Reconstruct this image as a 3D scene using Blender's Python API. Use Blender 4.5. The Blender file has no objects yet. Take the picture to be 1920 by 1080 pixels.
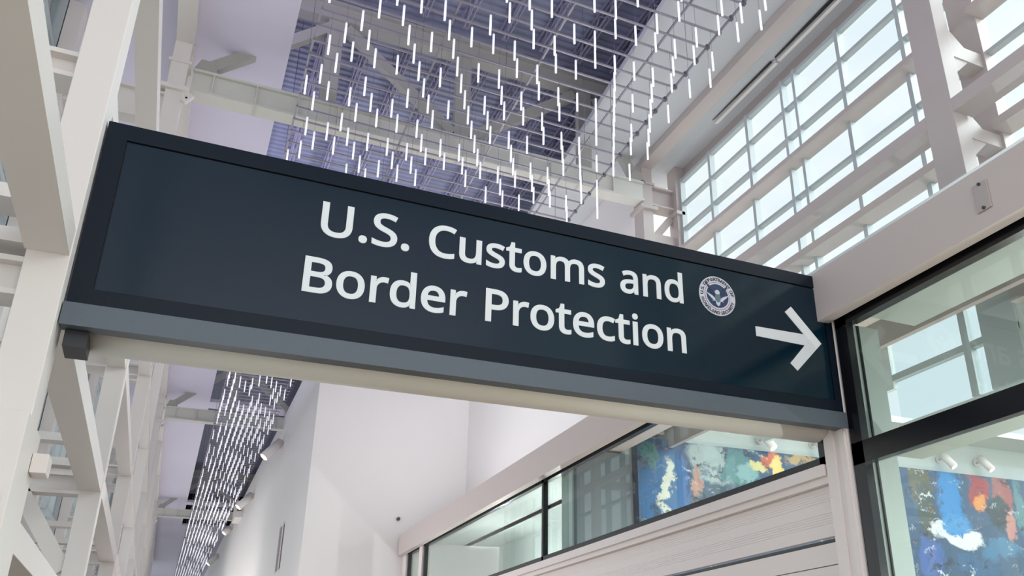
import bpy, bmesh, math, random, os
from mathutils import Vector, Matrix

# ------------------------------------------------------------------ camera, world, lights, exposure
sc = bpy.context.scene
col = sc.collection
D = 5.0            # metres per design unit (distance from the eye to the sign)
EYE = 1.6          # eye height
F, YAW, PIT, ROL, SX, SY = 1618.57, .46212, .398114, -.0216711, 165.9, 70.23

def cam_axes():
    cy, sy = math.cos(YAW), math.sin(YAW); cp, sp = math.cos(PIT), math.sin(PIT)
    fw = Vector((sy*cp, cy*cp, sp)); r = Vector((cy, -sy, 0)); u = r.cross(fw)
    cr, sr = math.cos(ROL), math.sin(ROL)
    return cr*r+sr*u, -sr*r+cr*u, fw
AR, AU, AF = cam_axes()
cam = bpy.data.cameras.new('camera')
cam.sensor_width = 36.0
cam.lens = F/1920*36.0
cam.shift_x = -SX/1920
cam.shift_y = SY/1920
cam.clip_end = 500
camo = bpy.data.objects.new('camera', cam); col.objects.link(camo)
camo.matrix_world = Matrix(((AR.x, AU.x, -AF.x, 0), (AR.y, AU.y, -AF.y, 0), (AR.z, AU.z, -AF.z, EYE), (0, 0, 0, 1)))
sc.camera = camo
sc.view_settings.view_transform = 'Standard'
sc.view_settings.look = 'None'
sc.view_settings.gamma = 1.0
sc.view_settings.use_curve_mapping = False
sc.view_settings.exposure = 0.48

world = bpy.data.worlds.new('world'); sc.world = world; world.use_nodes = True
wn = world.node_tree; wn.nodes.clear()
def N(nt, t, **kw):
    n = nt.nodes.new(t)
    for k, v in kw.items(): setattr(n, k, v)
    return n
wo = N(wn, 'ShaderNodeOutputWorld'); wb = N(wn, 'ShaderNodeBackground')
tc = N(wn, 'ShaderNodeTexCoord'); mp = N(wn, 'ShaderNodeMapping'); mp.inputs['Scale'].default_value = (1.6, 1.6, 4)
nz = N(wn, 'ShaderNodeTexNoise'); nz.inputs['Scale'].default_value = 1.6; nz.inputs['Detail'].default_value = 6; nz.inputs['Roughness'].default_value = .55
rp = N(wn, 'ShaderNodeValToRGB')
rp.color_ramp.elements[0].position = .36; rp.color_ramp.elements[0].color = (.82, .885, .93, 1)
rp.color_ramp.elements[1].position = .62; rp.color_ramp.elements[1].color = (1.0, 1.0, 1.0, 1)
wn.links.new(tc.outputs['Generated'], mp.inputs[0]); wn.links.new(mp.outputs[0], nz.inputs['Vector'])
wn.links.new(nz.outputs['Fac'], rp.inputs[0]); wn.links.new(rp.outputs[0], wb.inputs['Color']); wn.links.new(wb.outputs[0], wo.inputs[0])
wb.inputs['Strength'].default_value = .84

def area(name, loc, aim, sx, sy, power, color=(1, 1, 1)):
    l = bpy.data.lights.new(name, 'AREA'); l.shape = 'RECTANGLE'; l.size = sx; l.size_y = sy; l.energy = power; l.color = color
    o = bpy.data.objects.new(name, l); col.objects.link(o)
    o.location = W(*loc); d = Vector(W(*aim))-Vector(W(*loc)); o.rotation_euler = d.to_track_quat('-Z', 'Y').to_euler()
    return o
def W(x, y, z): return (x*D, y*D, z*D+EYE)
# added fill lamp behind the camera, standing for daylight along the hall
area('hall_daylight_behind', (.5, -2.6, .55), (.5, 1.0, .75), 8, 7, 540, (1, .96, .95))
# unseen fill lamps added above the shop front to brighten the soffit
area('soffit_fill', (1.0, .1, .66), (.7, .1, 1.6), 8, .3, 24, (.98, .97, 1))
area('soffit_fill', (1.0, 2.6, .66), (.55, 2.6, 1.6), 9, .3, 90, (.98, .97, 1))
area('block_fill', (.85, 2.9, 1.54), (.9, 3.8, .7), 3.4, 1.2, 42, (.97, 1, 1))  # unseen lamp added to brighten the front of the white block
area('floor_bounce_fill', (.12, 4.4, -.2), (-.05, 4.4, 1.6), 12, 2.5, 110, (.97, .95, 1))  # added low fill standing for light bounced off the floor
area('side_daylight', (.10, 2.95, .15), (.9, 2.75, .3), 8, 3.5, 75, (1, .965, .955))  # added mid-air fill, lightens the shop front from the left
area('side_daylight', (.13, 7.2, .5), (.5, 7.2, .75), 16, 4, 170, (1, .965, .945))  # added mid-air fill for the left face of the white block
def sun(name, az, el, e, ang, color):
    l = bpy.data.lights.new(name, 'SUN'); l.energy = e; l.angle = math.radians(ang); l.color = color
    o = bpy.data.objects.new(name, l); col.objects.link(o); a, b = math.radians(az), math.radians(el)
    o.rotation_euler = Vector((-math.cos(a)*math.cos(b), -math.sin(a)*math.cos(b), -math.sin(b))).to_track_quat('-Z', 'Y').to_euler(); return o
sun('overcast_daylight_right', -8, 27, 4.4, 50, (.92, .99, .98))
sun('overcast_daylight_left', 176, 30, .25, 60, (1, .97, .955))
area('deck_fill', (.52, 1.0, 1.46), (.52, .95, 1.9), 3.0, 3.6, 42, (.76, .72, 1))  # floating lamps added below the openings to light the deck centre
area('deck_fill', (.5, 3.4, 1.46), (.5, 3.35, 1.9), 2.6, 7, 40, (.76, .78, 1))
# unseen lavender fill added above the soffit, aimed up at the metal deck
area('deck_lavender_fill', (-.02, .9, 1.67), (.5, .9, 1.86), 11, .25, 60, (.72, .66, 1))
area('deck_lavender_fill', (-.02, 3.7, 1.67), (.5, 3.7, 1.86), 12, .25, 60, (.75, .75, 1))

for p_, e_ in (((1.15, 2.6, .30), 14), ((1.15, 3.2, .30), 12), ((1.25, 1.75, .1), 14), ((1.9, 1.2, .1), 25), ((1.25, .6, .1), 14)):  # invisible point fills added to brighten the rooms behind the glass
    l_ = bpy.data.lights.new('room_fill', 'POINT'); l_.energy = e_*5.5; l_.shadow_soft_size = 0; l_.color = (1, .99, .96)
    o_ = bpy.data.objects.new('room_fill', l_); col.objects.link(o_); o_.location = W(*p_)
area('room_skylight', (2.4, .8, 1.6), (2.2, 1.2, 0), 8, 8, 500, (.95, .99, 1))  # fill lamp added above the room to brighten its inside

# ------------------------------------------------------------------ pixel to plane (the survey of the photograph)
def ray(px, py):
    a = (px-960-SX)/F; b = -(py-540-SY)/F
    return AR*a+AU*b+AF
def uX(px, py, X): d = ray(px, py); return d*(X/d.x)
def uY(px, py, Y): d = ray(px, py); return d*(Y/d.y)
def uZ(px, py, Z): d = ray(px, py); return d*(Z/d.z)
def pj(x, y, z):
    v = Vector((x, y, z)); w = v.dot(AF)
    return 960+SX+F*v.dot(AR)/w, 540+SY-F*v.dot(AU)/w, w

# ------------------------------------------------------------------ materials
def srgb(r, g, b):
    f = lambda c: (c/255/12.92) if c/255 <= .04045 else ((c/255+.055)/1.055)**2.4
    return (f(r), f(g), f(b), 1)
MATS = {}
def mat(name, rgb, rough=.6, metal=0., spec=.5, noise=0., nscale=3., emit=None, es=0., coat=0., bump=0.):
    if name in MATS: return MATS[name]
    m = bpy.data.materials.new(name); m.use_nodes = True; nt = m.node_tree
    b = nt.nodes['Principled BSDF']
    b.inputs['Roughness'].default_value = rough; b.inputs['Metallic'].default_value = metal
    b.inputs['Specular IOR Level'].default_value = spec
    if coat: b.inputs['Coat Weight'].default_value = coat; b.inputs['Coat Roughness'].default_value = .05
    c = srgb(*rgb)
    if noise or bump:
        t = N(nt, 'ShaderNodeTexCoord'); n = N(nt, 'ShaderNodeTexNoise'); n.inputs['Scale'].default_value = nscale; n.inputs['Detail'].default_value = 5
        nt.links.new(t.outputs['Object'], n.inputs['Vector'])
        if noise:
            mx = N(nt, 'ShaderNodeMix', data_type='RGBA')
            mx.inputs[6].default_value = tuple(v*(1-noise) for v in c[:3])+(1,); mx.inputs[7].default_value = tuple(min(1, v*(1+noise)) for v in c[:3])+(1,)
            nt.links.new(n.outputs['Fac'], mx.inputs[0]); nt.links.new(mx.outputs[2], b.inputs['Base Color'])
        else: b.inputs['Base Color'].default_value = c
        if bump:
            bp = N(nt, 'ShaderNodeBump'); bp.inputs['Strength'].default_value = bump; bp.inputs['Distance'].default_value = .01
            n2 = N(nt, 'ShaderNodeTexNoise'); n2.inputs['Scale'].default_value = 60; nt.links.new(t.outputs['Object'], n2.inputs['Vector'])
            nt.links.new(n2.outputs['Fac'], bp.inputs['Height']); nt.links.new(bp.outputs[0], b.inputs['Normal'])
    else: b.inputs['Base Color'].default_value = c
    if emit: b.inputs['Emission Color'].default_value = srgb(*emit); b.inputs['Emission Strength'].default_value = es
    MATS[name] = m
    return m
def glass(name, tint, refl=.09, rough=0.0):
    m = bpy.data.materials.new(name); m.use_nodes = True; nt = m.node_tree; nt.nodes.clear()
    o = N(nt, 'ShaderNodeOutputMaterial'); t = N(nt, 'ShaderNodeBsdfTransparent'); g = N(nt, 'ShaderNodeBsdfGlossy'); mx = N(nt, 'ShaderNodeMixShader')
    t.inputs[0].default_value = tint; g.inputs['Roughness'].default_value = rough
    lw = N(nt, 'ShaderNodeLayerWeight'); lw.inputs['Blend'].default_value = .25
    pw = N(nt, 'ShaderNodeMath', operation='POWER'); pw.inputs[1].default_value = 5
    lw.inputs['Blend'].default_value = .5
    mr = N(nt, 'ShaderNodeMapRange'); mr.inputs['To Min'].default_value = refl; mr.inputs['To Max'].default_value = .9
    nt.links.new(lw.outputs['Facing'], pw.inputs[0]); nt.links.new(pw.outputs[0], mr.inputs['Value'])
    nt.links.new(mr.outputs[0], mx.inputs[0]); nt.links.new(t.outputs[0], mx.inputs[1]); nt.links.new(g.outputs[0], mx.inputs[2]); nt.links.new(mx.outputs[0], o.inputs[0])
    return m
PAINT = mat('white_paint', (226, 222, 221), .55, noise=.015, nscale=.8)
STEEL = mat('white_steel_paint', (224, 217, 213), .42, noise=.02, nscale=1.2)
STEELR = mat('white_steel_shaded', (186, 176, 173), .45, noise=.02, nscale=1.2)  # white steel darkened, backlit shade of the right side put into the colour
SOFF = mat('lavender_lit_soffit', (220, 215, 234), .7, noise=.02, nscale=.6)  # lavender tint stands for purple light on white paint
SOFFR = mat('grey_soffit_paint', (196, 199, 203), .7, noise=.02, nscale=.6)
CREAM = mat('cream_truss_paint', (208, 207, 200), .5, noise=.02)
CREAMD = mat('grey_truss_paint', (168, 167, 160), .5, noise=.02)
DECK = mat('metal_deck', (140, 145, 170), .5, noise=.12, nscale=1.2)  # blue-lavender tint puts the lavender lighting into the deck colour
JOIST = mat('joist_paint', (150, 148, 172), .5)
GRIDM = mat('grid_metal', (150, 147, 158), .4, metal=.3)
WIRE = mat('wire_metal', (120, 118, 128), .4, metal=.5)
ROD = mat('rod_white', (240, 240, 248), .4, emit=(240, 240, 250), es=.42)
CAPM = mat('rod_cap', (200, 200, 205), .4)
SIGNF = mat('sign_face', (4, 32, 46), .14, spec=.42)
SIGNB = mat('sign_frame_paint', (15, 26, 38), .4, spec=.2)
SIGNG = mat('sign_groove', (6, 9, 12), .5)
SIGNL = mat('sign_lip_grey', (88, 98, 106), .45, bump=.15)
DARKG = mat('dark_bracket', (52, 55, 62), .5)
LETTER = mat('letter_white', (214, 219, 221), .5, emit=(232, 234, 236), es=.06)
SEALW = mat('seal_white', (205, 205, 215), .5)
SEALB = mat('seal_blue', (14, 50, 92), .5)
SEALD = mat('seal_navy', (20, 36, 66), .5)
SEALR = mat('seal_red_line', (150, 70, 80), .5)
SEALG = mat('seal_shield_grey', (88, 118, 124), .5)
TUBE = mat('tube_paint', (232, 228, 220), .5)
BLACK = mat('black_frame', (12, 13, 20), .25, spec=.6)
TRIMW = mat('trim_white', (238, 229, 227), .5)
ROOMW = mat('room_wall', (214, 222, 220), .7)
ROOMG = mat('room_reveal', (178, 188, 184), .7)
ROOMD = mat('room_dark_wall', (96, 104, 110), .6)
GAP = mat('gap_dark', (60, 64, 66), .7)
BRONZE = mat('bolt_dark', (70, 66, 70), .5)
WARM = mat('lamp_glow', (255, 220, 170), .4, emit=(255, 222, 180), es=3.6)
SPOTM = mat('spotlight_white', (230, 224, 222), .4)
MULL = mat('mullion_grey', (182, 190, 192), .45)
FLOOR = mat('terrazzo_floor', (158, 140, 122), .3, noise=.08, nscale=8)
GL_SKY = glass('clerestory_glass', (.935, .97, .975, 1), .03)
GL_SHOP = glass('shop_glass', (.90, .95, .94, 1), .035)

# ------------------------------------------------------------------ builders
class MB:
    def __init__(s): s.v = []; s.f = []; s.sm = []
    def add(s, vs, fs, smooth=False):
        k = len(s.v); s.v += [Vector(p) for p in vs]; s.f += [tuple(i+k for i in f) for f in fs]; s.sm += [smooth]*len(fs); return s
    def box(s, x0, x1, y0, y1, z0, z1):
        vs = [(x, y, z) for x in (x0, x1) for y in (y0, y1) for z in (z0, z1)]
        return s.add(vs, [(0, 1, 3, 2), (4, 6, 7, 5), (0, 4, 5, 1), (2, 3, 7, 6), (0, 2, 6, 4), (1, 5, 7, 3)])
    def bar(s, a, b, w, h, up=(0, 0, 1)):
        a, b = Vector(a), Vector(b); d = (b-a).normalized(); up = Vector(up)
        if abs(d.dot(up)) > .98: up = Vector((0, 1, 0))
        r = d.cross(up).normalized()*w/2; u = r.cross(d).normalized()*h/2
        vs = [p+i*r+j*u for p in (a, b) for i, j in ((-1, -1), (1, -1), (1, 1), (-1, 1))]
        return s.add(vs, [(0, 3, 2, 1), (4, 5, 6, 7), (0, 1, 5, 4), (1, 2, 6, 5), (2, 3, 7, 6), (3, 0, 4, 7)])
    def tube(s, a, b, r, n=10, r2=None, caps=True):
        a, b = Vector(a), Vector(b); d = (b-a).normalized(); t = Vector((0, 0, 1)) if abs(d.z) < .9 else Vector((1, 0, 0))
        x = d.cross(t).normalized(); y = d.cross(x); r2 = r if r2 is None else r2
        vs = [p+(x*math.cos(2*math.pi*i/n)+y*math.sin(2*math.pi*i/n))*q for p, q in ((a, r), (b, r2)) for i in range(n)]
        s.add(vs, [(i, (i+1) % n, n+(i+1) % n, n+i) for i in range(n)], True)
        if caps: k = len(s.v)-2*n; s.f += [tuple(k+i for i in range(n))[::-1], tuple(k+n+i for i in range(n))]; s.sm += [False]*2
        return s
    def prism(s, poly, axis, a, b):
        # poly of 2D points extruded along axis ('x','y','z') from a to b
        def P(p, t):
            return {'x': (t, p[0], p[1]), 'y': (p[0], t, p[1]), 'z': (p[0], p[1], t)}[axis]
        n = len(poly)
        vs = [P(p, a) for p in poly]+[P(p, b) for p in poly]
        return s.add(vs, [tuple(range(n)), tuple(range(2*n-1, n-1, -1))]+[(i, i+n, (i+1) % n+n, (i+1) % n) for i in range(n)])
    def ibeam(s, a, b, w, h, t=.006):
        # I-section: web + two flanges, a->b horizontal
        q_ = w*.17
        P_ = [(-w/2, -h/2), (w/2, -h/2), (w/2, -h/2+t), (q_, -h/2+t), (q_, h/2-t), (w/2, h/2-t), (w/2, h/2), (-w/2, h/2), (-w/2, h/2-t), (-q_, h/2-t), (-q_, -h/2+t), (-w/2, -h/2+t)]
        y0, z0 = a[1], a[2]
        return s.prism([(y0+p[0], z0+p[1]) for p in P_], 'x', a[0], b[0])
    def build(s, name, m, parent=None, bevel=0.):
        org = ORG.get(parent.name, Vector((0, 0, 0))) if parent else Vector((0, 0, 0))
        if not parent:
            c = [Vector(W(*p)) for p in s.v]
            org = Vector(((min(p.x for p in c)+max(p.x for p in c))/2, (min(p.y for p in c)+max(p.y for p in c))/2, min(p.z for p in c)))
        me = bpy.data.meshes.new(name)
        me.from_pydata([tuple(Vector(W(*p))-org) for p in s.v], [], s.f)
        me.polygons.foreach_set('use_smooth', s.sm)
        bm = bmesh.new(); bm.from_mesh(me); bmesh.ops.recalc_face_normals(bm, faces=bm.faces); bm.to_mesh(me); bm.free()
        me.materials.append(m); me.update()
        o = bpy.data.objects.new(name, me); col.objects.link(o)
        if parent: o.parent = parent
        else: o.location = org
        ORG[o.name] = org
        if bevel:
            bv = o.modifiers.new('bevel', 'BEVEL'); bv.width = bevel*D; bv.segments = 2; bv.limit_method = 'ANGLE'
        return o
ORG = {}
def thing(name, label, cat, base, group=None):
    o = bpy.data.objects.new(name, None); col.objects.link(o); o.location = W(*base); ORG[o.name] = Vector(W(*base)); o.empty_display_size = .1
    o['label'] = label; o['category'] = cat
    if group: o['group'] = group
    return o
def tag(o, label, cat, group=None):
    o['label'] = label; o['category'] = cat
    if group: o['group'] = group
    return o
def struct(o, label=None):
    o['kind'] = 'structure'
    if label: o['label'] = label
    return o
def sempty(name, base, label=None):
    o = bpy.data.objects.new(name, None); col.objects.link(o); o.location = W(*base); ORG[o.name] = Vector(W(*base)); o['kind'] = 'structure'
    if label: o['label'] = label
    return o
def copy_tree(o, parent=None):
    c = o.copy(); col.objects.link(c)
    if parent: c.parent = parent
    for ch in list(o.children): copy_tree(ch, c)
    return c

ZS = 1.58           # soffit height above the eye
ZD = 1.90           # metal deck
ZF = -EYE/D         # floor
XR = 1.185          # right inner frame face
XG = 1.333          # right glazing
XL = -.14           # left inner frame face
XO = -.42           # left glazing
YT = [2.07, 5.16, 8.25]   # roof trusses

# ------------------------------------------------------------------ floor, ceilings, walls
struct(MB().box(-.9, 3.4, -3.0, 14, ZF-.04, ZF).build('floor', FLOOR))
s = MB(); s.box(XO-.05, .09, -2.2, 14, ZS, ZS+.02); s.box(.09, 1.35, -2.2, -.6, ZS, ZS+.02)
for t in YT: s.box(.09, 1.2, t+.13, t+.262, ZS, ZS+.02)
s.box(.09, 1.2, 9.62, 14, ZS, ZS+.02)
struct(s.build('ceiling', SOFF), 'white soffit with lavender light in its colour around the ceiling openings')
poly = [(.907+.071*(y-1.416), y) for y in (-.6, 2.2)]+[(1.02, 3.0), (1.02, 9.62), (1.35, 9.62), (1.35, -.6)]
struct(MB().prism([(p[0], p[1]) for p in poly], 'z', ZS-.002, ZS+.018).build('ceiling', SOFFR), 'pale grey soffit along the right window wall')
# corrugated metal deck
s = MB(); y = -.7; pr = []
while y < 9.8:
    pr += [(y, ZD), (y+.006, ZD+.005), (y+.014, ZD+.005), (y+.020, ZD)]; y += .028
vs = []
for (yy, zz) in pr: vs += [(-.3, yy, zz), (1.34, yy, zz)]
s.add(vs, [(2*i, 2*i+1, 2*i+3, 2*i+2) for i in range(len(pr)-1)])
s.box(-.3, 1.34, -.7, 9.8, ZD+.02, ZD+.03)
struct(s.build('ceiling', DECK), 'corrugated metal roof deck above the openings')
# walls that close the plenum
struct(MB().box(1.34, 1.36, -.6, 9.8, ZS+.02, ZD).build('wall_right', GAP))
struct(MB().box(-.32, -.3, -.6, 9.8, ZS+.02, ZD).build('wall_left', GAP))
struct(MB().box(-.3, 1.34, 9.62, 9.64, ZS+.02, ZD).build('wall_far', BLACK))
struct(MB().box(-.3, 1.34, -.72, -.70, ZS, ZD+.03).build('wall_near', PAINT))
# end wall of the long hall
struct(MB().box(XO-.05, .6, 14, 14.05, ZF, ZS).build('wall_end', PAINT))
# upper right wall beyond the window bay
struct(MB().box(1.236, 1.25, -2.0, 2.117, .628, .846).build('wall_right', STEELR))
struct(MB().box(XR, XR+.03, 2.117, 3.8, .60, ZS-.003).build('wall_right', PAINT))

# white block beyond the shop windows
WB = .495
s = MB(); s.box(WB, 1.45, 3.8, 13.9, ZF, 1.5)
blk = struct(s.build('wall_block', PAINT), 'tall white block with spotlights along its top')
v = thing('wall_vent', 'narrow upright vent slot low on the left side of the white block', 'vent', (WB, 4.55, .56))
MB().box(WB-.004, WB-.0005, 4.49, 4.62, .56, .77).build('recess', mat('vent_shadow', (150, 142, 138), .7), v)
MB().box(WB-.008, WB-.0045, 4.485, 4.50, .55, .78).box(WB-.008, WB-.0045, 4.61, 4.625, .55, .78).build('frame', PAINT, v)

# ------------------------------------------------------------------ hanging sign
sg = thing('hanging_sign', 'long dark blue-green hanging sign reading U.S. Customs and Border Protection with white arrow', 'sign', (.39, 1.03, .366))
x0, x1 = -.138, .9215
MB().box(x0, x1, 1.0045, 1.02, .390, .624).build('sign_box', SIGNB, sg)
px0, px1, pz0, pz1 = -.116, .908, .410, .603
MB().box(x0, x1, 1.0, 1.005, pz1, .624).box(x0, x1, 1.0, 1.005, .390, pz0).box(x0, px0, 1.0, 1.005, pz0, pz1).box(px1, x1, 1.0, 1.005, pz0, pz1).build('border_frame', SIGNB, sg)
g = .0022
MB().box(px0, px1, 1.0036, 1.0046, pz0, pz1).build('groove', SIGNG, sg)
MB().box(px0+g*.6, px1-g*.6, 1.0012, 1.0037, pz0+g*.3, pz1-g).build('face_panel', SIGNF, sg)
s = MB(); s.prism([(.992, .3895), (1.02, .3895), (1.02, .3665), (1.000, .3665), (.990, .3625)], 'x', x0-.001, x1-.003)
s.build('bottom_lip', SIGNL, sg, .0006)
MB().box(x0+.004, x0+.026, 1.012, 1.055, .347, .3655).build('end_bracket', DARKG, sg)
MB().box(x0-.0017, x0-.0005, 1.004, 1.03, .392, .47).build('end_bracket', SIGNL, sg)
MB().box(x1-.002, x1+.003, .998, 1.03, .575, .632).build('end_bracket', SIGNB, sg)

FD = bpy.utils.system_resource('DATAFILES')+'/fonts/'
def font(f):
    try: return bpy.data.fonts.load(FD+f)
    except Exception: return None
FNT = font('NotoSansMath-Regular.woff2')
def cap_height():
    c = bpy.data.curves.new('t', 'FONT'); c.body = 'H'
    if FNT: c.font = FNT
    o = bpy.data.objects.new('t', c); col.objects.link(o); bpy.context.view_layer.update()
    me = o.to_mesh(); h = max(v.co.y for v in me.vertices); o.to_mesh_clear(); bpy.data.objects.remove(o); bpy.data.curves.remove(c)
    return h
CAPH = cap_height()
def text_mb(txt, X0, X1, ZB, cap, off=.0, Y=1.0, depth=.0008, keep=False, xf=None):
    c = bpy.data.curves.new('t', 'FONT'); c.body = txt
    if FNT: c.font = FNT
    c.offset = off; c.resolution_u = 6
    o = bpy.data.objects.new('t', c); col.objects.link(o)
    bpy.context.view_layer.update()
    me = o.to_mesh()
    vs = [v.co.copy() for v in me.vertices]; fs = [tuple(p.vertices) for p in me.polygons]
    o.to_mesh_clear(); bpy.data.objects.remove(o); bpy.data.curves.remove(c)
    a, b = min(v.x for v in vs), max(v.x for v in vs)
    sx = (X1-X0)/(b-a); sz = cap/CAPH
    s = MB(); P = [(X0+(v.x-a)*sx, ZB+v.y*sz) for v in vs]
    if xf: P = [xf(*p) for p in P]
    n = len(P)
    s.add([(p[0], Y, p[1]) for p in P]+[(p[0], Y+depth, p[1]) for p in P], fs+[tuple(i+n for i in f[::-1]) for f in fs])
    # side walls along boundary edges
    cnt = {}
    for f in fs:
        for i in range(len(f)):
            e = (f[i], f[(i+1) % len(f)]); cnt[e] = cnt.get(e, 0)+1
    for (i, j) in cnt:
        if (j, i) not in cnt: s.f.append((j, i, i+n, j+n)); s.sm.append(False)
    return s
OFF = .012
for w, a, b, zb in (('U.S.', .110, .2225, .530), ('Customs', .248, .507, .530), ('and', .532, .6385, .530), ('Border', .097, .3035, .450), ('Protection', .329, .6385, .450)):
    text_mb(w, a, b, zb, .0455, OFF, Y=1.0004).build('lettering', LETTER, sg)
ar = [(.767, .5137), (.8605, .5150), (.8275, .5485), (.8410, .5600), (.8945, .5040), (.8400, .4505), (.8275, .4615), (.8600, .4960), (.767, .4975)]
MB().prism(ar, 'y', 1.0004, 1.0014).build('arrow', LETTER, sg)
# round seal
cx, cz, R = .7003, .5528, .0330
def disc(r, n=56, ex=0, ez=0): return [(cx+ex+r*math.cos(2*math.pi*i/n), cz+ez+r*math.sin(2*math.pi*i/n)) for i in range(n)]
seal = MB().prism(disc(R), 'y', 1.0006, 1.0014).build('seal', SEALW, sg)
MB().prism(disc(R*.70), 'y', 1.0004, 1.00062).build('ring_line', SEALR, seal)
MB().prism(disc(R*.675), 'y', 1.0002, 1.00042).build('ring_line', SEALW, seal)
MB().prism(disc(R*.60), 'y', 1.0000, 1.00022).build('blue_field', SEALB, seal)
def q(pts, k=R): return [(cx+p[0]*k, cz+p[1]*k) for p in pts]
MB().prism(q([(-.62, .12), (-.30, -.02), (-.16, -.12), (-.10, -.30), (-.28, -.22), (-.50, -.02)]), 'y', .9998, 1.0001).build('eagle_wing', SEALW, seal)
MB().prism(q([(.62, .12), (.30, -.02), (.16, -.12), (.10, -.30), (.28, -.22), (.50, -.02)]), 'y', .9998, 1.0001).build('eagle_wing', SEALW, seal)
MB().prism(q([(-.62, .60), (-.34, .42), (-.22, .20), (-.16, -.02), (-.34, .10), (-.46, .32)]), 'y', .9997, 1.0).build('eagle_wing_tip', SEALD, seal)
MB().prism(q([(.62, .60), (.34, .42), (.22, .20), (.16, -.02), (.34, .10), (.46, .32)]), 'y', .9997, 1.0).build('eagle_wing_tip', SEALD, seal)
MB().prism(q([(-.16, .20), (-.06, .30), (.06, .30), (.13, .20), (.10, .08), (-.10, .08)]), 'y', .9996, .9999).build('eagle_head', SEALW, seal)
MB().prism(q([(-.14, .06), (.14, .06), (.15, -.20), (0, -.36), (-.15, -.20)]), 'y', .9996, .9999).build('shield', SEALG, seal)
MB().prism(q([(-.14, -.24), (0, -.36), (.14, -.24), (.10, -.44), (0, -.54), (-.10, -.44)]), 'y', .9996, .9999).prism(q([(-.34, -.30), (-.14, -.26), (-.18, -.20)]), 'y', .9996, .9999).prism(q([(.34, -.30), (.14, -.26), (.18, -.20)]), 'y', .9996, .9999).build('eagle_tail', SEALW, seal)
def on_ring(start, end, r, inward):
    def f(x, z):
        a = start+(end-start)*x
        rr = r+z if not inward else r-z
        return (cx+rr*math.sin(a), cz+rr*math.cos(a))
    return f
text_mb('U.S. DEPARTMENT OF', 0, 1, 0, R*.15, .02, 1.0001, .0003, xf=on_ring(-1.62, 1.45, R*.78, False)).build('ring_lettering', SEALD, seal)
text_mb('HOMELAND SECURITY', 0, 1, 0, R*.15, .02, 1.0001, .0003, xf=on_ring(math.pi+1.35, math.pi-1.35, R*.93, True)).build('ring_lettering', SEALD, seal)

# round beam below the sign
tb = thing('support_beam', 'round off-white beam running behind and below the long sign', 'beam', (.38, 1.06, .35))
MB().tube((-.118, 1.062, .399), (.9165, 1.062, .399), .040, 40).build('tube', TUBE, tb)
MB().tube((-.118, 1.062, .399), (-.1195, 1.062, .399), .0398, 40).build('end_cap', DARKG, tb)

# ------------------------------------------------------------------ left steel frame
lf = thing('steel_frame', 'white steel column and beam frame on the left, in front of the left windows', 'steel frame', (-.16, 1.0, ZF))
LC = [(-.06, -.015), (.975, 1.030), (2.03, 2.075), (3.13, 3.18), (4.15, 4.195), (5.14, 5.185), (6.18, 6.225), (7.2, 7.245), (8.25, 8.295), (9.3, 9.345), (10.3, 10.345), (11.3, 11.345), (12.3, 12.345)]
XI = XL-.040
for a, b in LC: MB().box(XI, XL, a, b, ZF, ZS).build('column', STEEL, lf, .0008)
lv = [(.140, .172), (.66, .69), (1.0, 1.035)]
for i in range(len(LC)-1):
    a, b = LC[i][1], LC[i+1][0]
    s = MB()
    main = (.434, .465) if i == 0 else (.392, .428)
    s.box(XI-.002, XL-.001, a, b, *main)
    if i > 0:
        for z0, z1 in lv: s.box(XI+.002, XL-.002, a, b, z0, z1)
    else:
        for z0, z1 in (lv[0],): s.box(XI+.002, XL-.002, a, b, z0, z1)
    s.build('longitudinal_beam', STEEL, lf, .0006)
    MB().box(XI+.001, XL+.004, a, b, 1.545, 1.5785).build('eave_beam', STEEL, lf, .0006)
for i, (a, b) in enumerate(LC[1:], 1):
    m = (a+b)/2
    for z0, z1 in ((.385, .428), (.66, .695), (1.0, 1.04), (1.30, 1.385), (.08, .12)):
        MB().ibeam((XI, m, (z0+z1)/2), (XO+.03, m, (z0+z1)/2), .04, z1-z0).build('cross_beam', STEEL, lf)
    MB().box(XO+.0, XO+.035, a-.004, b+.004, ZF, ZS).build('outer_column', STEEL, lf, .0006)
for i in (2, 5, 8):
    a, b = LC[i]
    MB().box(XI-.012, XL+.012, a-.010, b+.008, 1.395, 1.407).build('collar', STEEL, lf)
    MB().box(XI-.006, XL+.006, a-.005, b+.004, 1.480, 1.488).build('collar', STEEL, lf)
    MB().bar((XL+.004, a-.008, 1.36), (XL+.022, a-.008, 1.385), .012, .012).build('clip', STEEL, lf)
    MB().tube((XL+.010, a-.014, 1.372), (XL+.010, a-.002, 1.372), .003, 8).build('bolt', BRONZE, lf)
MB().box(XI-.006, XL+.0008, .953, 1.060, ZF, .257).build('column_sleeve', STEEL, lf, .0006)
MB().box(XL+.0012, XL+.016, 1.030, 1.062, .214, .234).build('bracket_box', STEEL, lf, .0006)
# knee brackets at the second column
for i in (1, 2, 3):
    a, b = LC[i]
    MB().bar((XI-.10, a+.02, .385), (XI, a+.02, .235), .035, .03).build('knee_brace', STEEL, lf)
    for z_ in (.492, .442): MB().box(XO+.036, XI, a+.004, b-.004, z_, z_+.016).build('rung', STEEL, lf)
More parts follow.
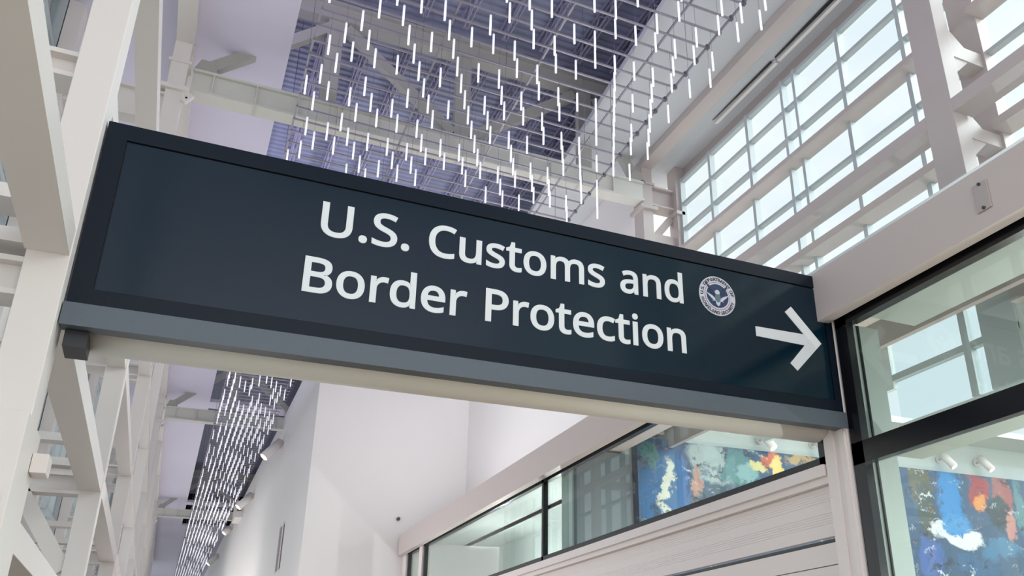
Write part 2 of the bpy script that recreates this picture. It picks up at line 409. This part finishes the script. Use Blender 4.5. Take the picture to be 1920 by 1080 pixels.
# outer glazing on the left
wl = sempty('window_1', (XO, 4, ZF), 'tall window wall behind the left steel frame')
s = MB(); zl = [-.2, .02, .24, .46, .66, .82, 1.0, 1.14, 1.28, 1.42]
ys = []
for i in range(len(LC)-1):
    a, b = LC[i][1], LC[i+1][0]
    for k in range(6): ys.append(a+(b-a)*k/5)
for z in zl: MB().box(XO-.03, XO-.004, -2.0, 13.9, z-.008, z+.008).build('transom_bar', MULL, wl)
for y in ys: s.box(XO-.034, XO-.002, y-.007, y+.007, ZF, ZS)
o = s.build('mullion', MULL, wl); o['kind'] = 'stuff'
MB().box(XO-.020, XO-.017, -1.0, 13.9, ZF, ZS).build('glass', GL_SKY, wl)
# solid piers between the left window bays
s = MB()
for a, b in LC[1:]: s.box(XO-.05, XO-.035, a-.10, b+.10, ZF, ZS)
struct(s.build('wall_left', PAINT), 'white piers between the left windows')

# ------------------------------------------------------------------ right steel frame and window wall
rf = thing('steel_frame', 'white steel column and beam frame on the right, in front of the high windows', 'steel frame', (1.2, 1.5, .75))
RZ0 = .635
RC = [(-.22, -.155), (.893, .957), (2.06, 2.115)]
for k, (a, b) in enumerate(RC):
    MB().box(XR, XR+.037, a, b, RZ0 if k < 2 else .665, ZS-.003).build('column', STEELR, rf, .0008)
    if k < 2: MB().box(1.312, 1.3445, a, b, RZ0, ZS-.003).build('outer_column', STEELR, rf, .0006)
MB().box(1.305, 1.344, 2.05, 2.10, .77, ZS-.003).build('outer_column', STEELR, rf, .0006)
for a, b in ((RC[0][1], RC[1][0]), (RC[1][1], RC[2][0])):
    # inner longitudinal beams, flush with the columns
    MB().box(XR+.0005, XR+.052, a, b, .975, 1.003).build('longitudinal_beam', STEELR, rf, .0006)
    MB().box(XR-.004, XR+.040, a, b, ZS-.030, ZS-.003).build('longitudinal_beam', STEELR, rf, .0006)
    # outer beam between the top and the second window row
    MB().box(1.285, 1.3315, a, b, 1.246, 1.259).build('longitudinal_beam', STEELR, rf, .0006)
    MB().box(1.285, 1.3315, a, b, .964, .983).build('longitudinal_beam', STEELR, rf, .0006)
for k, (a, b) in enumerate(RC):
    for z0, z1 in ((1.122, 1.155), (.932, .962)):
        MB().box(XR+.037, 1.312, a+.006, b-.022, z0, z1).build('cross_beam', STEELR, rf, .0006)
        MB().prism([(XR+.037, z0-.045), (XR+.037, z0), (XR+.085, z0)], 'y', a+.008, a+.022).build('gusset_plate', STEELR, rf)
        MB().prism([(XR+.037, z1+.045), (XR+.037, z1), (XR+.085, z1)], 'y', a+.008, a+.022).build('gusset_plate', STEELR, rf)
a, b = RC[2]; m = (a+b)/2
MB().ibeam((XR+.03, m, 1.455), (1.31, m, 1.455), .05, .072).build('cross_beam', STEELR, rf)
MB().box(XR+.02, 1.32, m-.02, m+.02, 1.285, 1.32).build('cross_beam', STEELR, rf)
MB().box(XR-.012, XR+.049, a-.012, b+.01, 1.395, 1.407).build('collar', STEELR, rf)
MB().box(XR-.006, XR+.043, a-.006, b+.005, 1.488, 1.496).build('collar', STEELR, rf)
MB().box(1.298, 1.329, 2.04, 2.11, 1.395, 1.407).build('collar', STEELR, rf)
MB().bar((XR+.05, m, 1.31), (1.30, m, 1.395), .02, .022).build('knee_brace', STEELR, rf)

ww = sempty('window_2', (XG, 1.0, .75), 'high window wall of many panes above the shop front on the right')
RY0, RY1 = -2.0, 2.049
HEAD = 1.525
# wall above the head and the strip of ceiling trim
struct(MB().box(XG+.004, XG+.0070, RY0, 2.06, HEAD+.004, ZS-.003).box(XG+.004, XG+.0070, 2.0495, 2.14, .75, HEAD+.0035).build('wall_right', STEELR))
def hb(z0, z1, x0=XG-.011, x1=XG+.0035): MB().box(x0, x1, RY0, RY1, z0, z1).build('transom_bar', MULL, ww)
hb(1.518, 1.530, XG-.012)
for z0, z1 in ((1.431, 1.441), (1.340, 1.350)): hb(z0, z1)
hb(1.2485, 1.266)
hb(1.155, 1.164)
hb(1.062, 1.072); hb(.966, .980); hb(.84, .852)
mull_y = [2.043, 1.876, 1.678, 1.283, 1.095-.01]
for y in (2.049, 1.876, 1.676, 1.284, 1.09, .7, .5, .30, -.12, -.32, -.52, -.8, -1.0, -1.25, -1.5, -1.75, -1.98):
    MB().box(XG-.015, XG+.0035, y-.009, y+.003, .75, 1.53).build('mullion', MULL, ww)
for y in (1.508, 1.455, .10, .05):
    MB().box(XG-.017, XG+.0035, y-.007, y+.003, .75, 1.53).build('mullion', MULL, ww)
MB().box(XG+.004, XG+.006, RY0, RY1, .75, 1.53).build('glass', GL_SKY, ww)
# roller shade housing wedge above the first panes + linear slots in the trim under the soffit
ld = thing('slot_diffuser', 'thin dark slots in three pieces under the soffit beside the high windows', 'air diffuser', (1.29, 1.2, 1.555))
for k, (ya, yb) in enumerate(((1.20, 1.02), (1.47, 1.22), (1.78, 1.49))):
    MB().prism([(1.279, ya+.0), (1.2795, yb), (1.284, yb)][:3] if k == 2 else [(1.273+k*.003, yb), (1.284, yb), (1.284-.002, ya), (1.2785+k*.001, ya)], 'z', ZS-.0085, ZS-.0045).build('slot', BLACK, ld)
    MB().box(1.286, 1.296, yb-.012, ya, ZS-.016, ZS-.0045).build('rail', PAINT, ld)

# ------------------------------------------------------------------ shop front on the right
XF = .930
fr = struct(MB().box(.893, .915, -1.2, 3.79, .543, .608).box(.893, 1.10, -1.2, 3.79, .608, .628).build('trim_1', mat('fascia_paint', (208, 196, 193), .5, spec=.3)), 'wide white fascia above the shop windows')
struct(MB().box(.9155, .945, -1.2, 3.79, .5535, .6075).build('trim_2', STEELR))
cv = thing('cover_plate', 'narrow upright cover plate with dark screws on the white fascia at the upper right', 'cover plate', (.891, .656, .566))
MB().box(.8905, .8925, .645, .668, .566, .607).build('plate', STEELR, cv, .0004)
for z_ in (.569, .6045): MB().tube((.8904, .656, z_), (.8880, .656, z_), .0022, 10).build('screw', BRONZE, cv)
# corner post between the two windows
cp = MB(); cp.box(.921, .948, 1.000, 1.055, ZF, .553); cp.box(.917, .921, 1.028, 1.050, ZF, .553); cp.box(.917, .921, 1.003, 1.014, ZF, .553)
struct(cp.build('trim_3', TRIMW), 'white post between the near and the far shop window')
def frame(name, lab, y0, y1, z0, z1, w, parts, mull=(), extra=()):
    # black frame in the plane X=XF
    e = sempty(name, (XF, (y0+y1)/2, z0), lab)
    xa, xb = XF-.006, XF+.0085
    MB().box(xa, xb, y0, y1, z1-w, z1).build('window_frame', BLACK, e)
    MB().box(xa, xb, y0, y1, z0, z0+w).build('window_frame', BLACK, e)
    MB().box(xa, xb, y0, y0+w*1.2, z0, z1).build('window_frame', BLACK, e)
    MB().box(xa, xb, y1-w*1.2, y1, z0, z1).build('window_frame', BLACK, e)
    for t in parts: MB().box(xa, xb, y0, y1, *t).build('transom_bar', BLACK, e)
    for m_ in mull: MB().box(xa, xb, m_-.006, m_+.006, z0, z1).build('mullion', BLACK, e)
    MB().box(XF+.004, XF+.0055, y0+.001, y1-.001, z0+.001, z1-.001).build('glass', GL_SHOP, e)
    return e
frame('window_3', 'black framed near shop window at the right edge', -1.2, .9965, ZF+.01, .5530, .021, [(.306, .340)])
frame('window_4', 'low wide black framed shop window beyond the sign', 1.056, 3.485, .322, .553, .014, [], (2.243,))
frame('window_5', 'narrow end pane of the far shop window', 3.535, 3.74, ZF+.02, .553, .012, [])
struct(MB().box(.918, .95, 3.487, 3.533, ZF, .553).box(.918, .95, 3.742, 3.80, ZF, .553).box(.9175, .9238, 1.056, 3.487, .5535, .556).build('trim_4', TRIMW))
# sill and shutter below the far window
struct(MB().box(.914, .95, 1.0555, 3.486, .3035, .3215).box(.922, .95, 1.0555, 3.486, .292, .3033).build('trim_5', TRIMW), 'white sill under the far shop window')
sh = thing('roller_shutter', 'white ribbed shutter panels closing the front below the far window', 'shutter', (.935, 2.2, ZF))
s = MB(); s.box(.934, .945, 1.0625, 3.48, .213, .2915)
s.build('panel', TRIMW, sh)
s = MB()
for z in (.285, .281, .277, .273, .269, .250, .246, .242, .238, .234): s.box(.9333, .9338, 1.066, 3.48, z-.0006, z+.0006)
s.build('rib', TRIMW, sh)
MB().box(.950, .955, 1.0625, 3.48, ZF, .2125).build('backing', GAP, sh)
z = .205
while z > ZF+.02:
    MB().box(.942, .9495, 1.058, 3.48, z-.033, z).build('panel', TRIMW, sh); z -= .0345
MB().box(.9375, .9495, 1.0562, 1.062, ZF, .290).build('side_rail', GAP, sh)
# small cover bolts on the white wall
tag(MB().tube((XR-.3, 3.799, .70), (XR-.3, 3.792, .70), .008, 10).build('sprinkler_head', BRONZE), 'small dark nub on the white wall just above the long fascia', 'sprinkler')

# rooms behind the glass
YP = 2.10
struct(MB().box(.95, 1.10, YP, YP+.02, ZF, .60).box(1.10, 3.4, YP, YP+.02, ZF, .80).build('wall_room', ROOMW), 'white room wall behind the shop windows')
struct(MB().box(1.10, 1.345, -1.2, YP, .745, .765).box(1.345, 3.4, 1.97, YP, .765, .785).box(1.08, 1.10, -1.2, YP, .628, .765).build('ceiling', ROOMW))
# the window wall continues down inside the room
struct(MB().box(1.334, 1.346, 1.287, 1.75, .575, .745).box(1.334, 1.346, -1.2, .965, .49, .745).box(1.334, 1.346, .965, 1.287, .70, .745).box(1.334, 1.346, .965, 1.287, .478, .496).build('wall_room', ROOMW))
w6 = sempty('window_6', (1.34, 1.12, .5), 'sky window high inside the near shop window')
MB().box(1.332, 1.347, .965, 1.287, .590, .604).build('transom_bar', MULL, w6)
MB().box(1.330, 1.347, 1.075, 1.092, .4965, .6995).build('mullion', MULL, w6)
MB().box(1.330, 1.347, .965, 1.045, .4965, .6995).build('mullion', MULL, w6)
MB().box(1.341, 1.3415, 1.046, 1.286, .4965, .6995).build('glass', GL_SKY, w6)
struct(MB().box(.95, 1.08, -1.2, .975, .556, .607).build('trim_6', ROOMG))
struct(MB().box(3.4, 3.42, -1.2, YP, ZF, .30).build('wall_room', ROOMW))
struct(MB().box(.953, 1.022, 1.002, 1.03, ZF, .55).build('trim_7', ROOMG), 'inner jamb beside the near shop window')
tag(MB().box(.9745, .9775, .9985, 1.0017, ZF, .548).box(.9745, .9775, -1.2, 1.0017, .5525, .5555).build('joint_line', BLACK), 'thin dark joint line just inside the near shop window', 'joint')
struct(MB().box(.953, 1.03, -1.2, .96, .318, .336).build('trim_8', ROOMG), 'interior ledge behind the black transom')
struct(MB().box(.955, 1.12, YP-.02, YP-.002, ZF, .60).build('wall_room', ROOMD), 'dark panel at the left of the painting')
struct(MB().box(1.35, 1.37, YP+.02, 3.79, ZF, .60).box(.95, 1.37, YP+.02, 3.79, .60, .607).build('wall_room', ROOMW))
struct(MB().box(.955, .985, YP+.021, YP+.08, ZF, .55).build('wall_room', ROOMG))

# ------------------------------------------------------------------ abstract painting
def painting_material():
    m = bpy.data.materials.new('abstract_paint'); m.use_nodes = True; nt = m.node_tree; L = nt.links.new
    b = nt.nodes['Principled BSDF']; b.inputs['Roughness'].default_value = .45
    t = N(nt, 'ShaderNodeTexCoord'); n1 = N(nt, 'ShaderNodeTexNoise'); n1.inputs['Scale'].default_value = 1.3; n1.inputs['Detail'].default_value = 8; n1.inputs['Roughness'].default_value = .7
    L(t.outputs['Object'], n1.inputs['Vector'])
    sub = N(nt, 'ShaderNodeVectorMath', operation='SUBTRACT'); sub.inputs[1].default_value = (.5, .5, .5); L(n1.outputs['Color'], sub.inputs[0])
    scl = N(nt, 'ShaderNodeVectorMath', operation='SCALE'); scl.inputs['Scale'].default_value = .9; L(sub.outputs[0], scl.inputs[0])
    add = N(nt, 'ShaderNodeVectorMath', operation='ADD'); L(t.outputs['Object'], add.inputs[0]); L(scl.outputs[0], add.inputs[1])
    cur = N(nt, 'ShaderNodeRGB'); cur.outputs[0].default_value = srgb(46, 74, 104); cur = cur.outputs[0]
    def mixc(fac, a, c):
        nonlocal_m = N(nt, 'ShaderNodeMix', data_type='RGBA'); L(fac, nonlocal_m.inputs[0]); L(a, nonlocal_m.inputs[6])
        if isinstance(c, tuple): nonlocal_m.inputs[7].default_value = c
        else: L(c, nonlocal_m.inputs[7])
        return nonlocal_m.outputs[2]
    # blobs placed in the picture: pixel centre, radius px, colour
    for (px, py, rx, rz, c) in PB:
        P = uY(px, py, YP-.03)
        k = P.length/F*1.1
        mpn = N(nt, 'ShaderNodeMapping'); mpn.vector_type = 'POINT'
        w = Vector(W(*P))-PORG
        sxx, szz = 1/(rx*k*D), 1/(rz*k*D)
        mpn.inputs['Scale'].default_value = (sxx, 0, szz); mpn.inputs['Location'].default_value = (-w.x*sxx, 0, -w.z*szz)
        L(add.outputs[0], mpn.inputs[0])
        ln = N(nt, 'ShaderNodeVectorMath', operation='LENGTH'); L(mpn.outputs[0], ln.inputs[0])
        mr = N(nt, 'ShaderNodeMapRange'); mr.inputs['From Min'].default_value = 1.1; mr.inputs['From Max'].default_value = .8; L(ln.outputs['Value'], mr.inputs['Value'])
        cur = mixc(mr.outputs[0], cur, srgb(*c))
    # broken brush strokes in white and blue
    for sc_, lo, hi, c, st in ((2.2, .58, .66, (24, 34, 50), (1.2, 1, 1.6)), (2.8, .60, .70, (46, 104, 150), (1.4, 1, .8)), (3.4, .64, .70, (196, 130, 90), (1, 1, 1.3)), (2.6, .615, .66, (196, 202, 202), (.8, 1, 2.4))):
        mpn = N(nt, 'ShaderNodeMapping'); mpn.inputs['Scale'].default_value = st; mpn.inputs['Rotation'].default_value = (0, sc_, 0); L(add.outputs[0], mpn.inputs[0])
        n = N(nt, 'ShaderNodeTexNoise'); n.inputs['Scale'].default_value = sc_; n.inputs['Detail'].default_value = 8; n.inputs['Roughness'].default_value = .62; n.inputs['Distortion'].default_value = 1.2; L(mpn.outputs[0], n.inputs['Vector'])
        mr = N(nt, 'ShaderNodeMapRange'); mr.inputs['From Min'].default_value = lo; mr.inputs['From Max'].default_value = hi; L(n.outputs['Fac'], mr.inputs['Value'])
        cur = mixc(mr.outputs[0], cur, srgb(*c))
    L(cur, b.inputs['Base Color'])
    return m
pt = thing('painting', 'large abstract blue, white, red and ochre painting hung on the wall inside the shop windows', 'painting', (2.0, YP-.02, -.1))
PORG = ORG[pt.name]
PB = [(1250, 930, 60, 90, (40, 92, 140)), (1285, 900, 20, 45, (40, 92, 150)), (1250, 905, 9, 45, (205, 206, 190)), (1215, 850, 18, 20, (72, 118, 120)), (1290, 870, 10, 60, (34, 60, 96)),
      (1330, 880, 38, 60, (150, 164, 164)), (1345, 930, 28, 30, (52, 74, 90)), (1310, 905, 12, 28, (176, 130, 112)), (1380, 880, 34, 34, (74, 118, 120)), (1400, 895, 22, 16, (120, 156, 158)),
      (1440, 862, 20, 16, (188, 92, 56)), (1452, 872, 12, 16, (216, 190, 110)), (1500, 862, 34, 14, (170, 138, 92)), (1420, 880, 18, 10, (200, 190, 130)),
      (1720, 905, 26, 40, (92, 88, 66)), (1735, 960, 20, 50, (60, 70, 66)), (1778, 935, 28, 50, (38, 120, 180)), (1790, 985, 34, 26, (52, 130, 186)), (1828, 920, 20, 34, (150, 52, 54)), (1835, 945, 14, 14, (206, 132, 60)),
      (1872, 925, 24, 26, (148, 82, 78)), (1868, 965, 26, 24, (34, 48, 56)), (1895, 985, 12, 26, (178, 122, 112)), (1910, 950, 14, 40, (80, 120, 126)), (1800, 1015, 46, 14, (206, 208, 208)), (1880, 1030, 44, 16, (60, 108, 140)),
      (1745, 1050, 26, 30, (58, 88, 150)), (1830, 1060, 50, 18, (46, 84, 120)), (1760, 1000, 16, 10, (200, 204, 206))]
MB().box(.545*(YP-.02)+.0, 2.95, YP-.035, YP-.004, -.12, .312*(YP-.02)).build('canvas', painting_material(), pt)
MB().box(.545*(YP-.02)+.003, 2.947, YP-.0038, YP-.0005, -.118, .312*(YP-.02)-.003).build('stretcher', BLACK, pt)

def spotlight(label, base, aim, grp, r=.017, L=.085, wall='y'):
    t = thing('spotlight', label, 'spotlight', base, grp)
    b = Vector(base); d = (Vector(aim)).normalized()
    n = Vector((0, -1, 0)) if wall == 'y' else Vector((-1, 0, 0))
    MB().tube(b, b+n*.006, .012, 14).build('wall_plate', SPOTM, t)
    e = b+n*.035
    MB().tube(b+n*.006, e, .004, 8).build('arm', SPOTM, t)
    a = e-d*L*.3; c = e+d*L*.7
    MB().tube(a, c, r, 18).tube(a-d*.006, a, r*.6, 14).build('lamp_head', SPOTM, t)
    MB().tube(c-d*.002, c+d*.0015, r*.8, 18).build('lens', WARM, t)
    return t
for px, py, lab in ((1424, 826, 'spotlight above the painting, leftmost, seen through the far window'), (1523, 834, 'spotlight above the painting at the right end of the far window'),
                    (1760, 862, 'left spotlight above the painting in the near window'), (1830, 868, 'right spotlight above the painting in the near window')):
    P = uY(px, py, YP-.005)
    spotlight(lab, (P.x, YP-.0005, P.z), (.25, -.45, -.75), 'spotlights above the painting', .013, .06)
for px, py, lab in ((530, 838, 'largest, nearest spotlight on the left side of the white block'), (475, 935, 'second spotlight on the white block, beside the grey box'), (436, 993, 'third spotlight along the white block, below the grey box'), (410, 1046, 'farthest, lowest spotlight on the white block')):
    P = uX(px, py, WB)
    s_ = 1.0 if px > 500 else 1.0
    spotlight(lab, (WB-.0005, P.y, P.z), (-.55, -.1, -.66), 'spotlights on the white block', .026, .13 if px != 436 else .07, 'x')
bx = thing('junction_box', 'small grey box on the edge of the white block between two spotlights', 'box', (WB-.06, 7.6, 1.30))
MB().box(WB-.055, WB-.001, 7.45, 7.75, 1.31, 1.44).build('body', SPOTM, bx)
MB().box(WB-.045, WB-.015, 7.44, 7.449, 1.36, 1.42).build('cover', GAP, bx)

# ------------------------------------------------------------------ roof trusses
def xt(px, py): return uY(px, py, YT[0]).x
def zt(px, py): return uY(px, py, YT[0]).z
def truss():
    t = thing('roof_truss', 'cream roof truss crossing the hall just behind the sign', 'truss', (.5, YT[0], 1.42))
    y = YT[0]
    MB().box(-.128, XR, y-.014, y+.014, 1.424, 1.480).box(-.128, XR, y-.024, y+.024, 1.480, 1.487).box(-.128, XR, y-.024, y+.024, 1.417, 1.424).build('bottom_chord', CREAM, t)
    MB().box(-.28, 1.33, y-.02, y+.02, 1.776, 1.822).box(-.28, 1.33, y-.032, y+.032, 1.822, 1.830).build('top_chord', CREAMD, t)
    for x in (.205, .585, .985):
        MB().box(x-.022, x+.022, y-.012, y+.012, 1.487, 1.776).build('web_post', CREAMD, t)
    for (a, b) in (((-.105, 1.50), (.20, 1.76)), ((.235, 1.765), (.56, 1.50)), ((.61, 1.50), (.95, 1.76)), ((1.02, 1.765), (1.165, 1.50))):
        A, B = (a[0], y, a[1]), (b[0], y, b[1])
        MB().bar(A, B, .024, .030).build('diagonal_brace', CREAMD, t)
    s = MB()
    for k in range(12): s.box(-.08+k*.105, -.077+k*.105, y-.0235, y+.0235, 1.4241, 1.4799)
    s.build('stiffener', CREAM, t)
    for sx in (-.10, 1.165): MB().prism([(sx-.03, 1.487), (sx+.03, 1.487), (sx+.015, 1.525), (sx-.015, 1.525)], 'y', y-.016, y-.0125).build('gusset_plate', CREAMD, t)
    return t
tr = truss()
for k, lab in ((1, 'second cream roof truss, seen below the sign'), (2, 'farthest roof truss, near the far end of the opening')):
    c = copy_tree(tr); c.location.y += (YT[k]-YT[0])*D; c['label'] = lab
for o in [tr]: pass

# ------------------------------------------------------------------ bar joists under the deck
def joist(x, y0, y1):
    t = thing('roof_joist', 'slim lavender grey bar joist under the metal deck', 'joist', (x, y0, 1.84), 'bar joists under the metal deck')
    s = MB()
    for dx in (-.006, .006): s.box(x+dx-.002, x+dx+.002, y0, y1, 1.885, 1.893)
    s.build('top_chord', JOIST, t)
    s = MB()
    for dx in (-.006, .006): s.box(x+dx-.002, x+dx+.002, y0+.03, y1-.03, 1.832, 1.838)
    s.build('bottom_chord', JOIST, t)
    s = MB(); n = max(2, int((y1-y0)/.055)); st = (y1-y0-.06)/n
    for k in range(n):
        a = (x, y0+.03+k*st, 1.834 if k % 2 else 1.888); b = (x, y0+.03+(k+1)*st, 1.888 if k % 2 else 1.834)
        s.bar(a, b, .004, .004)
    s.build('web', JOIST, t)
    return t
for i, (y0, y1) in enumerate(((-.6, 2.03), (2.11, 5.12), (5.2, 8.2), (8.3, 9.6))):
    first = joist(.07, y0, y1)
    for k in range(1, 9 if i < 2 else 5):
        c = copy_tree(first); c.location.x += .1235*k*D
for o in list(col.objects):
    if o.name.startswith('roof_joist'):
        yb = o.location.y/D
        o['label'] = ('bar joist under the metal deck above the near opening' if yb < 2 else 'bar joist under the metal deck beyond the first truss' if yb < 5 else 'bar joist under the deck beyond the second truss' if yb < 8.25 else 'bar joist under the deck at the far end')
        o['group'] = 'bar joists, '+('near bay' if yb < 2 else 'second bay' if yb < 5 else 'third bay' if yb < 8.25 else 'far bay')

# ------------------------------------------------------------------ wire grid and hanging light rods
H, HG = 1.28, 1.34
LEN = .0392*H
CXf = (.14858687, .0187094952, -4.80537e-05, 4.327139e-05, 1.6316e-06, 2.72993e-05)
CYf = (1.11874826, .000417670, .0393184123, 2.307631e-05, -4.793768e-06, .000123823738)
def rodXY(r, c):
    # surveyed lattice of the hanging rods (rows r run across the hall, columns c along it)
    k = min(r, 14); b = (1, c, k, c*k, c*c, k*k)
    return H*sum(p*q_ for p, q_ in zip(CXf, b)), H*(sum(p*q_ for p, q_ in zip(CYf, b))+.04*(r-k))
RMIN, RMAX = -14, 212
ROWS = {-8: [30], -7: [23, 27, 29, 31], -6: [20, 24, 28, 30], -5: [17, 19, 23, 27], -4: [10, 12, 14, 20, 22, 24, 26, 28, 30], -3: [11, 13, 17, 19, 27, 31], -2: [2, 4, 6, 10, 14, 16, 20, 22, 24, 26, 28, 30], -1: [-3, 1, 3, 7, 9, 11, 13, 17, 19, 23, 27], 0: [0, 4, 6, 8, 14, 16, 24, 26, 28, 30], 1: [-1, 1, 5, 9, 11, 13, 17, 19, 21, 23, 25, 29], 2: [-2, 0, 2, 4, 6, 8, 10, 14, 16, 20, 24, 26, 28, 30], 3: [-1, 7, 11, 13, 15, 17, 19, 25, 27, 29, 31], 4: [-2, 2, 6, 8, 10, 12, 14, 20, 22, 24, 28], 5: [-3, -1, 1, 3, 5, 9, 13, 15, 17, 19, 23, 25, 27, 29, 31], 6: [-2, 2, 4, 6, 8, 14, 18, 24, 26], 7: [1, 9, 11, 13, 15, 19, 21, 23, 27, 29], 8: [-2, 0, 2, 4, 6, 8, 10, 12, 14, 16, 18, 20, 22, 24, 28, 30], 9: [-1, 1, 3, 7, 9, 15, 19, 23, 25, 27, 31], 10: [-2, 4, 6, 8, 10, 18, 20, 22, 28], 11: [-3, 3, 5, 19, 21, 23, 25]}
gd = thing('hanging_grid', 'wide grid of thin grey rails hung under the ceiling openings, carrying the light rods', 'rail grid', (.5, 4, HG))
s = MB(); far = MB(); cnt = 0
for r in range(RMIN, RMAX):
    A = rodXY(r, -3); cs = (-3, 5, 14, 22, 31.0) if A[1] < 3.6 else (-3, 4, 8.7)
    pts = [rodXY(r, c) for c in cs]; pts[0] = (pts[0][0]-.002, pts[0][1])
    if r >= -9 and cnt < 95:
        m_ = MB()
        for a_, b_ in zip(pts, pts[1:]): m_.bar((a_[0], a_[1], HG), (b_[0], b_[1], HG), .0042, .0038)
        m_.build('cross_rail', GRIDM, gd); cnt += 1
    else:
        for a_, b_ in zip(pts, pts[1:]): far.bar((a_[0], a_[1], HG), (b_[0], b_[1], HG), .0042, .0038)
o = far.build('cross_rail', GRIDM, gd); o['kind'] = 'stuff'
for c in (-3, 7.9, 17.2, 26.6, 31.0):
    rr = RMAX-1 if c < 10 else 60
    pts = [rodXY(r, c) for r in (RMIN, -4, 5, 14)]+[rodXY(rr, c)]
    m_ = MB()
    for a_, b_ in zip(pts, pts[1:]): m_.bar((a_[0], a_[1], HG+.0038), (b_[0], b_[1], HG+.0038), .0044, .0038)
    m_.build('long_rail', GRIDM, gd)
CLAMP = mat('clamp_metal', (112, 108, 118), .4, metal=.3)
for r in range(-9, 18):
    x, y = rodXY(r, 31.0)
    MB().box(x-.004, x+.004, y-.004, y+.004, HG-.003, HG+.0072).build('clamp', CLAMP, gd)
for c in (-3, 7.9, 17.2, 26.6, 30):
    for r in (-10, -2, 6, 14, 34, 50, 70, 88, 104, 126, 150, 172, 195):
        x, y = rodXY(r, c)
        if y > 3.6 and c > 10: continue
        MB().tube((x, y, HG+.006), (x, y, 1.575 if x > .9 else 1.832), .0007, 5).build('suspension_wire', WIRE, gd)

random.seed(7)
def in_poly(x, y):
    # behind the sign band
    top = 228+(x-205)*.2198; bot = 662+(x-150)*.12
    return top < y < bot and 120 < x < 1590
cands = []
for r in range(RMIN, RMAX):
    for c in range(-6, 46):
        if (r+c) % 2: continue
        X, Y = rodXY(r, c)
        if c < -3 or c > 31: continue
        if Y > 3.6 and X > .372: continue
        if r <= 11:
            if c not in ROWS.get(r, ()): continue
        else:
            ch = random.Random(((r-c)//2)*7+((r+c)//2)//5*131).random()
            if random.random() < (.72 if ch < .42 else .13): continue
        px, py, w = pj(X, Y, H-LEN/2)
        vis = -20 < px < 1940 and -30 < py < 1100 and not in_poly(px, py)
        if vis and py > 650:
            # hidden behind the white block?
            t_ = (WB/X if X > 0 else 99)
            if X > WB-.01 and Y > 3.75: vis = False
            if px > 600: vis = False
        cands.append((vis, w, X, Y, r, c))
visible = sorted([k for k in cands if k[0]], key=lambda k: k[1])
near = visible[:300]; rest = visible[300:]
rod0 = MB().tube((0, 0, H-LEN), (0, 0, H), .00235, 10)
ZT = H*D+EYE
def rod_mesh(name, x, y):
    return None
first = None
GL = 'slim white light rod hanging upright on a thin wire from the rail grid'
for k, (vis, w, X, Y, r, c) in enumerate(near):
    if first is None:
        first = MB().tube((X, Y, H-LEN), (X, Y, H), .00235, 10).build('light_rod', ROD)
        tag(first, GL, 'light rod', 'hanging light rods')
        MB().tube((X, Y, H), (X, Y, HG), .00035, 5).build('wire', WIRE, first)
        MB().tube((X, Y, H), (X, Y, H+.002), .0018, 8).build('end_cap', CAPM, first)
        base = Vector((X, Y, 0)); loc0 = first.location.copy()
    else:
        o = copy_tree(first); o.location = loc0+Vector(((X-base.x)*D, (Y-base.y)*D, 0))
s = MB()
for (vis, w, X, Y, r, c) in rest: s.tube((X, Y, H-LEN), (X, Y, H), .0024, 5)
if rest:
    o = s.build('light_rod', ROD); o['kind'] = 'stuff'; tag(o, 'mass of far white light rods hanging beyond the sign', 'light rods')
print('RODS', len(near), len(rest), 'visible above sign', sum(1 for k in visible if pj(k[2], k[3], H)[1] < 600))
